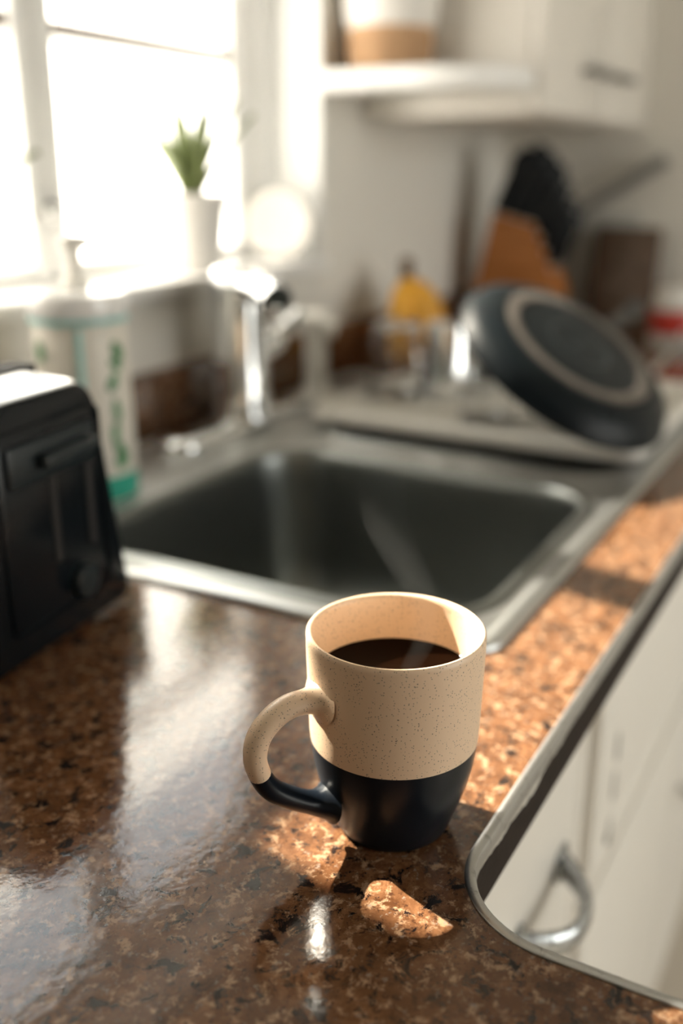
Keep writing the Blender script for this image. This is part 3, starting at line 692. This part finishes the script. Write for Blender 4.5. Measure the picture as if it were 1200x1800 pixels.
def leaf_patch(bm, da, z, ln, wd, ang):
    c = []
    for k in range(10):
        t = 2*pi*k/10; u = wd*cos(t)*(1-0.25*sin(t)); v = ln*sin(t)
        uu = u*cos(ang)-v*sin(ang); vv = u*sin(ang)+v*cos(ang)
        c.append((da+uu/0.046, z+vv))
    f = [bm.verts.new(onb(a, q, 0.0464)) for a, q in c]; g = [bm.verts.new(onb(a, q, 0.0450)) for a, q in c]
    bm.faces.new(f); bm.faces.new(g[::-1])
    for k in range(10): bm.faces.new((f[k], f[(k+1) % 10], g[(k+1) % 10], g[k]))
k = 0
for da, z, ln, wd, ang in ((0.78, 0.150, 0.011, 0.006, 0.4), (0.62, 0.122, 0.010, 0.005, -0.5), (0.70, 0.138, 0.008, 0.004, 0.9), (0.66, 0.095, 0.012, 0.004, 0.1), (0.60, 0.075, 0.011, 0.004, -0.2), (0.66, 0.058, 0.010, 0.005, 0.6), (0.74, 0.046, 0.010, 0.007, -0.8), (-0.95, 0.152, 0.010, 0.005, 0.2), (-0.85, 0.12, 0.010, 0.005, -0.3)):
    b = B(); leaf_patch(b, da, z, ln, wd, ang); obj('printed_leaf', b, M['leafprint'], ds, smooth=0)

wj = thing('white_jar', 'round white lidded jar against the wall behind the toaster', 'jar', (0.600, 0.730, 0.0004))
b = B(); lathe(b, [(0.030, 0.0), (0.034, 0.002), (0.037, 0.012), (0.038, 0.070), (0.036, 0.098), (0.030, 0.112)], (0, 0, 0), 36); obj('jar_body', b, M['ceramic'], wj, local=True)
b = B(); lathe(b, [(0.031, 0.111), (0.032, 0.118), (0.026, 0.128), (0.012, 0.134), (0.008, 0.137), (0.010, 0.146), (0.006, 0.151), (0.0005, 0.152)], (0, 0, 0), 36); obj('lid', b, M['ceramic'], wj, local=True)

# ================================================================== WINDOW SILL
ZS = WZ0+0.012
def blade(bm, p0, d, L, w, bend, seg=8, th=0.0032):
    d = Vector(d).normalized(); side = d.cross(Vector((0, 0, 1))); side = side.normalized() if side.length > 0.01 else Vector((1, 0, 0))
    h = Vector((d.x, d.y, 0)); pts = []; wid = []
    for k in range(seg+1):
        t = k/seg; pts.append(Vector(p0)+d*(L*t)+h*(bend*t*t)-Vector((0, 0, bend*0.5*t*t))); wid.append(w*(0.75+0.5*t-1.2*t*t) if t < 1 else w*0.04)
    nrm = side.cross(d).normalized(); rings = []
    for p, ww in zip(pts, wid):
        ww = max(ww, 0.0006); rings.append([bm.verts.new(p+side*ww), bm.verts.new(p+nrm*th), bm.verts.new(p-side*ww), bm.verts.new(p-nrm*th)])
    for a, c in zip(rings, rings[1:]):
        for k in range(4): bm.faces.new((a[k], a[(k+1) % 4], c[(k+1) % 4], c[k]))
    bm.faces.new(rings[0][::-1]); bm.faces.new(rings[-1])
def potted(name, label, loc, r, h, leaves):
    t = thing(name, label, 'plant', loc, group='potted plants on the window sill')
    b = B(); lathe(b, [(r*0.74, 0.0), (r*0.78, 0.002), (r*0.94, h*0.7), (r, h-0.008), (r+0.002, h-0.006), (r+0.002, h), (r-0.004, h), (r-0.006, h-0.012), (0.0005, h-0.013)], (0, 0, 0), 40); obj('pot', b, M['ceramic'], t, local=True)
    b = B(); lathe(b, [(r-0.0065, h-0.0128), (r-0.012, h-0.008), (0.0005, h-0.006)], (0, 0, 0), 24); obj('soil', b, M['soil'], t, local=True)
    for dx, dy, dz, L, w, bend in leaves:
        b = B(); blade(b, (dx*0.012, dy*0.012, h-0.009), (dx, dy, dz), L, w, bend); obj('leaf', b, M['leaf'], t, local=True, smooth=30)
    return t
lv = []
for k in range(22):
    a = k*2.4+0.3; sp_ = 0.18+0.62*(k/21); lv.append((cos(a)*sp_, sin(a)*sp_*0.6, 1.0, 0.10+0.05*random.random(), 0.0105, 0.012+0.02*random.random()))
lv += [(-0.62, 0.02, 1.0, 0.125, 0.010, 0.01), (0.40, 0.0, 1.0, 0.12, 0.010, 0.0), (0.03, -0.1, 1.0, 0.13, 0.011, 0.0), (-0.3, -0.1, 1.0, 0.125, 0.010, 0.0), (0.2, -0.1, 1.0, 0.125, 0.010, 0.0)]
potted('potted_plant', 'spiky green succulent in a round white pot on the window sill', (1.112, 0.846, ZS), 0.046, 0.100, lv)
lv = [(0.9, -0.1, 0.75, 0.135, 0.007, 0.03), (0.85, 0.1, 0.95, 0.14, 0.007, 0.03), (-0.3, 0.1, 1.0, 0.13, 0.007, 0.02), (0.1, -0.3, 1.0, 0.15, 0.008, 0.02), (0.3, 0.2, 1.0, 0.16, 0.008, 0.01), (-0.6, -0.1, 0.9, 0.13, 0.007, 0.03)]
potted('potted_plant', 'long-leaved green plant reaching into view at the left window edge', (0.690, 0.845, ZS), 0.040, 0.085, lv)
# white plate standing at the right end of the sill
pl = thing('white_plate', 'small white plate propped upright in the right window corner', 'plate', (1.318, 0.842, ZS), 0, rot=None)
Mp = Matrix.Translation((0, 0, 0.0525)) @ Matrix.Rotation(radians(-62), 4, 'Z') @ Matrix.Rotation(radians(84), 4, 'X')
b = B(); lathe(b, [(0.024, 0.0), (0.026, -0.002), (0.028, 0.0), (0.034, 0.003), (0.050, 0.007), (0.052, 0.009), (0.050, 0.0105), (0.035, 0.0065), (0.030, 0.004), (0.0005, 0.003)], (0, 0, 0), 56, M4=Mp); obj('plate_body', b, M['ceramic'], pl, local=True, smooth=35)
b = B(); lathe(b, [(0.0485, 0.0102), (0.0495, 0.0112), (0.0515, 0.0108), (0.0525, 0.009)], (0, 0, 0), 56, cap0=False, cap1=False, M4=Mp); obj('plate_rim', b, M['board'], pl, local=True)

# ================================================================== UPPER CABINET and shelf
CX0, CYF, CZ0, CZ1 = 1.50, 0.506, 0.386, 1.10
uc = thing('wall_cabinet', 'cream wall cabinet hanging in the corner above the knife block', 'cabinet', (CX0, YB, CZ0))
b = B(); box(b, CX0, XR-0.001, CYF+0.020, YB-0.001, CZ0, CZ1, 0.003); obj('carcass', b, M['cab'], uc)
for x0, x1, hxp in ((CX0+0.003, 1.823, 1.745), (1.829, XR-0.004, 1.90)):
    b = B(); box(b, x0, x1, CYF, CYF+0.0195, CZ0+0.004, CZ1-0.004, 0.004); d = obj('door', b, M['cab'], uc)
    b = B()
    for s in (-0.042, 0.042): tube(b, [(hxp+s, CYF+0.001, CZ0+0.075), (hxp+s, CYF-0.022, CZ0+0.075)], 0.0045, 10)
    tube(b, smooth_path([(hxp-0.055, CYF-0.020, CZ0+0.075), (hxp, CYF-0.028, CZ0+0.075), (hxp+0.055, CYF-0.020, CZ0+0.075)], 6), 0.006, 12, flat=1.3)
    obj('handle', b, M['greysteel'], d)
sh = thing('corner_shelf', 'rounded white end shelf between the window and wall cabinet', 'shelf', (1.43, YB, 0.432))
def shelf_loop(e=0.0):
    L = [(1.362+e, YB-0.001)]
    for k in range(0, 13):
        t = radians(90*k/12); L.append((CX0-0.001-(0.137-e)*cos(t)**0.7 if k < 12 else CX0-0.001, YB-0.14-(0.145-e)*sin(t)))
    return L+[(CX0-0.001, YB-0.001)]
b = B(); prism(b, shelf_loop(), lambda p, d: Vector((p[0], p[1], d)), 0.420, 0.448); bmesh.ops.bevel(b, geom=[e for e in b.edges if abs((e.verts[0].co-e.verts[1].co).z) < 0.001], offset=0.003, segments=2, affect='EDGES'); obj('shelf_board', b, M['white'], sh)
b = B(); prism(b, shelf_loop(0.002), lambda p, d: Vector((p[0], p[1], d)), 0.760, 0.782); obj('shelf_board', b, M['white'], sh)
pp = thing('planter', 'white planter with a woven tan base on the corner shelf', 'planter', (1.432, 0.715, 0.4484))
b = B(); lathe(b, [(0.054, 0.0), (0.057, 0.002), (0.060, 0.030), (0.062, 0.056)], (0, 0, 0), 44); obj('woven_base', b, M['basket'], pp, local=True)
b0 = B(); pts = [(0.0600*cos(t), 0.0600*sin(t), 0.006) for t in [2*pi*k/36 for k in range(37)]]; tube(b0, pts, 0.0020, 8); band = obj('weave_band', b0, M['basket'], pp, local=True)
for k in range(1, 8):
    c = band.copy(); COL.objects.link(c); c.parent = pp; c.location = (0, 0, 0.0055*k); c.scale = (0.97+0.008*k, 0.97+0.008*k, 1)
band.scale = (0.97, 0.97, 1)
b = B(); lathe(b, [(0.062, 0.056), (0.066, 0.060), (0.071, 0.110), (0.072, 0.150), (0.069, 0.150), (0.066, 0.110), (0.0005, 0.105)], (0, 0, 0), 44); obj('planter_body', b, M['ceramic'], pp, local=True)

# ================================================================== FAR CORNER OF THE WORKTOP
kb = thing('knife_block', 'orange wooden knife block full of black-handled knives in the corner', 'knife block', (1.925, 0.668, 0.0004), radians(-86))
# local: x runs to the right of the picture, y away, z up
prof = [(-0.100, 0.0), (0.080, 0.0), (0.086, 0.085), (0.031, 0.213), (-0.049, 0.234)]
b = B(); prism(b, prof, lambda p, d: Vector((p[0], d, p[1])), -0.052, 0.052); bmesh.ops.bevel(b, geom=b.edges[:], offset=0.004, segments=2, affect='EDGES'); obj('block', b, M['wood'], kb, local=True)
axd = Vector((0.36, 0, 0.93)).normalized(); ax2 = Vector((0.62, 0, -0.80)).normalized()
def knife(px_, pz, y_, L, w):
    p = Vector((px_, y_, pz)); b = B()
    tube(b, [p-axd*0.01, p+axd*0.004], [w*0.9, w*0.9], 8, flat=0.5, upv=ax2); bl = None
    o = obj('bolster', b, M['toastertop'], kb, local=True)
    b = B(); tube(b, [p+axd*0.003, p+axd*0.02, p+axd*(L*0.6), p+axd*(L*0.92), p+axd*L], [w*0.95, w, w*0.85, w*1.1, w*0.7], 10, flat=0.6, upv=ax2); obj('knife_handle', b, M['black'], kb, local=True)
for i, (t, L, w) in enumerate(((0.08, 0.128, 0.014), (0.36, 0.140, 0.015), (0.64, 0.130, 0.015), (0.93, 0.115, 0.013))):
    for y_ in (-0.030, 0.0, 0.030):
        knife(-0.049+0.080*t, 0.234-0.021*t, y_, L-0.012*abs(y_)/0.03, w)
for i in range(3):
    for y_ in (-0.032, 0.0, 0.032):
        t = 0.14+0.22*i; knife(0.031+0.055*t, 0.213-0.128*t, y_, 0.100, 0.012)
bw = thing('chopping_board', 'pale grey plastic chopping board leaning on the end wall', 'chopping board', (2.105, 0.600, 0.0), group='chopping boards against the end wall')
Mb = Matrix.Translation((2.100, 0.575, 0.0)) @ Matrix.Rotation(radians(7), 4, 'Y')
b = B(); box(b, -0.004, 0.004, -0.085, 0.085, 0.001, 0.225, 0.003, M4=Mb); obj('board', b, M['board'], bw)
b = B(); lathe(b, [(0.010, -0.0046), (0.014, -0.0046), (0.014, 0.0046), (0.010, 0.0046), (0.010, -0.0046)], (0, 0, 0), 20, cap0=False, cap1=False, M4=Mb @ Matrix.Translation((0, 0.06, 0.20)) @ Matrix.Rotation(radians(90), 4, 'Y')); obj('hanging_ring', b, M['greysteel'], bw)
bb_ = thing('chopping_board', 'dark brown wooden chopping board in front of the pale grey one', 'chopping board', (2.07, 0.52, 0.0), group='chopping boards against the end wall')
Mb = Matrix.Translation((2.068, 0.505, 0.0)) @ Matrix.Rotation(radians(8), 4, 'Y')
b = B(); box(b, -0.009, 0.009, -0.066, 0.066, 0.002, 0.205, 0.006, 3, M4=Mb); obj('board', b, M['walnut'], bb_)
b = B(); box(b, -0.0115, -0.0085, -0.052, 0.052, 0.018, 0.022, 0.001, M4=Mb); obj('groove_strip', b, M['edge'], bb_)
gs = thing('spatula', 'grey steel spatula leaning up the end wall beside the knife block', 'spatula', (2.06, 0.60, 0.0))
b = B(); tube(b, [(2.100, 0.610, 0.232), (2.108, 0.56, 0.262), (2.128, 0.452, 0.332)], [0.010, 0.011, 0.013], 10, flat=0.6); obj('handle', b, M['greysteel'], gs)
b = B(); tube(b, [(2.085, 0.752, 0.022), (2.088, 0.745, 0.08), (2.096, 0.640, 0.214), (2.100, 0.612, 0.231)], [0.016, 0.018, 0.012, 0.009], 10, flat=0.25); obj('spatula_blade', b, M['greysteel'], gs)
rj = thing('sauce_jar', 'glass jar with red label and white lid at the right edge', 'jar', (1.93, 0.368, 0.0004))
b = B(); lathe(b, [(0.038, 0.0), (0.042, 0.003), (0.043, 0.010), (0.043, 0.070), (0.040, 0.080), (0.034, 0.085)], (0, 0, 0), 36); obj('jar_body', b, M['board'], rj, local=True)
b = B(); lathe(b, [(0.0432, 0.024), (0.0438, 0.026), (0.0438, 0.066), (0.0432, 0.068)], (0, 0, 0), 36, cap0=False, cap1=False); o = obj('label_band', b, M['red'], rj, local=True)
b = B(); lathe(b, [(0.036, 0.083), (0.038, 0.085), (0.038, 0.102), (0.035, 0.105), (0.001, 0.1055)], (0, 0, 0), 36); obj('lid', b, M['ceramic'], rj, local=True)
# bananas
bn = thing('banana_bunch', 'bunch of ripe bananas standing against the wall beyond the tray', 'bananas', (1.492, 0.705, 0.0004))
ctop = Vector((1.497, 0.712, 0.144))
for k, a in enumerate((-110, -65, -20, 200, 245)):
    d = Vector((cos(radians(a)), sin(radians(a))*0.72, 0)); L = 1.0 if k < 4 else 0.85
    p = [ctop, ctop+d*0.018*L+Vector((0, 0, -0.014)), ctop+d*0.050*L+Vector((0, 0, -0.048)), ctop+d*0.058*L+Vector((0, 0, -0.088)), ctop+d*0.046*L+Vector((0, 0, -0.122)), ctop+d*0.032*L+Vector((0, 0, -0.137))]
    b = B(); sm = smooth_path(p, 5); n2 = len(sm)
    rr = [0.0070+0.0140*min(1, max(0, (i/(n2-1)-0.06)/0.22)) if i/(n2-1) < 0.72 else 0.021*max(0.22, (1-(i/(n2-1)-0.72)/0.30)) for i in range(n2)]
    o = obj('banana', (tube(b, sm, rr, 8, flat=0.95), b)[1], M['banana'], bn, smooth=50)
    b = B(); tube(b, [sm[-1], sm[-1]+(sm[-1]-sm[-2]).normalized()*0.005], [0.0042, 0.003], 8); obj('banana_tip', b, M['bananatip'], o)
b = B(); tube(b, smooth_path([ctop+Vector((0, 0, -0.008)), ctop+Vector((0, 0, 0.012)), ctop+Vector((-0.004, -0.002, 0.032))], 4), [0.012, 0.012, 0.011, 0.0105, 0.010, 0.010, 0.011, 0.011, 0.009], 10); obj('stem', b, M['bananatip'], bn)

# ================================================================== BASE CABINETS
def pull(parent, cx, yf, cz, cc=0.098, out=0.032, mtl='rust'):
    """bow pull, horizontal, projecting towards -y"""
    b = B(); n3 = 16; pts = []; rad = []; fl = []
    for i in range(n3+1):
        t = i/n3; s = -1+2*t
        pts.append((cx+s*cc/2*1.02, yf-0.0015-out*(1-abs(s)**2.4), cz-0.004*(1-s*s)))
        w = 0.0095+0.0045*abs(s)**3; rad.append(w); fl.append(0.48)
    tube(b, pts, rad, 14, flat=fl, upv=(0, 0, 1))
    for s in (-1, 1): box(b, cx+s*cc/2-0.012, cx+s*cc/2+0.012, yf-0.0045, yf+0.001, cz-0.012, cz+0.012, 0.002)
    return obj('handle', b, M[mtl], parent, smooth=60)
def shaker(bm, x0, x1, y0, y1, z0, z1):
    """drawer front with a stepped, routed border"""
    seq = []
    for ins, dy in ((0.0, 0.0), (0.0, 0.014), (0.004, 0.018), (0.018, 0.018), (0.021, 0.0145), (0.027, 0.0145), (0.034, 0.0165)):
        y = y1-dy*(y1-y0)/0.018
        seq.append([(x0+ins, y, z0+ins), (x1-ins, y, z0+ins), (x1-ins, y, z1-ins), (x0+ins, y, z1-ins)])
    loops_mesh(bm, seq); bm.faces.new([bm.verts.new(p) for p in seq[0]][::-1])
YC = 0.176; YD0 = 0.158
DZ0, DZ1, DB = -0.292, -0.066, -0.300
base_units = (('base_cabinet', 'cream corner base cabinet with a chrome bow handle on its drawer', 0.340, 0.702),
              ('sink_cabinet', 'wide cream cabinet under the sink with three small vent slots', 0.703, 1.470),
              ('base_cabinet', 'cream base cabinet at the far end beneath the knife block', 1.471, XR-0.002))
for i, (nm, lab, x0, x1) in enumerate(base_units):
    t = thing(nm, lab, 'cabinet', ((x0+x1)/2, YC, ZF))
    b = B()
    zt_ = -0.20 if i < 2 else -0.039
    box(b, x0, x1, YC+0.001, YB-0.002, ZF+0.10, zt_)
    if i < 2: box(b, x0, x1, YC+0.001, YC+0.02, -0.205, -0.039)
    obj('carcass', b, M['cab'], t, smooth=0)
    b = B(); box(b, x0, x1, YC+0.015, YB-0.002, ZF+0.0004, ZF+0.0995); obj('plinth', b, M['cab'], t, smooth=0)
    b = B(); box(b, x0+0.0181, x1-0.0181, YC-0.004, YC+0.001, -0.060, -0.0385); box(b, x0+0.0181, x1-0.0181, YC-0.004, YC+0.001, DB-0.010, DB+0.010); box(b, x0, x0+0.018, YC-0.004, YC+0.001, ZF+0.10, -0.0385); box(b, x1-0.018, x1, YC-0.004, YC+0.001, ZF+0.10, -0.0385)
    obj('face_frame', b, M['cab'], t)
    if i == 0:
        b = B(); shaker(b, 0.440, x1-0.022, YD0, YC-0.0041, DZ0, DZ1); d = obj('drawer', b, M['cab'], t)
        pull(d, 0.570, YD0+0.0016, -0.178)
        b = B(); shaker(b, 0.440, x1-0.022, YD0, YC-0.0041, ZF+0.12, DB-0.012); d = obj('door', b, M['cab'], t); pull(d, 0.62, YD0+0.0016, -0.42)
    elif i == 1:
        b = B(); shaker(b, x0+0.022, x1-0.022, YD0, YC-0.0041, DZ0, DZ1); d = obj('false_front', b, M['cab'], t)
        for vz in (-0.172, -0.212, -0.262):
            b = B(); box(b, 0.783, 0.793, YD0+0.0004, YD0+0.004, vz-0.014, vz+0.014, 0.0015); o = obj('vent_slot', b, M['greysteel'], d); o['label'] = 'small dark vent slot'
        xm = (x0+x1)/2+0.1
        for a0_, a1_, hxp in ((x0+0.022, xm-0.003, 1.15), (xm+0.003, x1-0.022, 1.28)):
            b = B(); shaker(b, a0_, a1_, YD0, YC-0.0041, ZF+0.12, DB-0.012); d = obj('door', b, M['cab'], t)
            b = B(); lathe(b, [(0.007, 0.0), (0.006, 0.012), (0.015, 0.018), (0.016, 0.024), (0.010, 0.028), (0.0005, 0.029)], (0, 0, 0), 24, M4=Matrix.Translation((hxp+0.05, YD0, -0.462)) @ Matrix.Rotation(radians(90), 4, 'X')); obj('knob', b, M['chrome'], d)
    else:
        b = B(); shaker(b, x0+0.022, x1-0.022, YD0, YC-0.0041, DZ0, DZ1); d = obj('drawer', b, M['cab'], t); pull(d, (x0+x1)/2, YD0+0.0016, -0.178)
        b = B(); shaker(b, x0+0.022, x1-0.022, YD0, YC-0.0041, ZF+0.12, DB-0.012); d = obj('door', b, M['cab'], t); pull(d, x0+0.12, YD0+0.0016, -0.42)
t = thing('peninsula_cabinet', 'cream cabinets carrying the near leg of the worktop', 'cabinet', (0.0, -0.8, ZF))
b = B(); box(b, -0.30, 0.295, -1.78, 0.170, ZF+0.10, -0.039); obj('carcass', b, M['cab'], t, smooth=0)
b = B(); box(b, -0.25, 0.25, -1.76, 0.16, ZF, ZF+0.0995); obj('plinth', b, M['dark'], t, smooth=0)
for k in range(3):
    y0 = -1.75+0.58*k; b = B(); box(b, 0.2955, 0.313, y0, y0+0.56, ZF+0.12, -0.07, 0.004); obj('door', b, M['cab'], t)
t = thing('corner_cabinet', 'cream blind cabinet under the corner behind the toaster', 'cabinet', (0.0, 0.5, ZF))
b = B(); box(b, -0.30, 0.338, 0.178, YB-0.002, ZF+0.10, -0.039); obj('carcass', b, M['cab'], t, smooth=0)
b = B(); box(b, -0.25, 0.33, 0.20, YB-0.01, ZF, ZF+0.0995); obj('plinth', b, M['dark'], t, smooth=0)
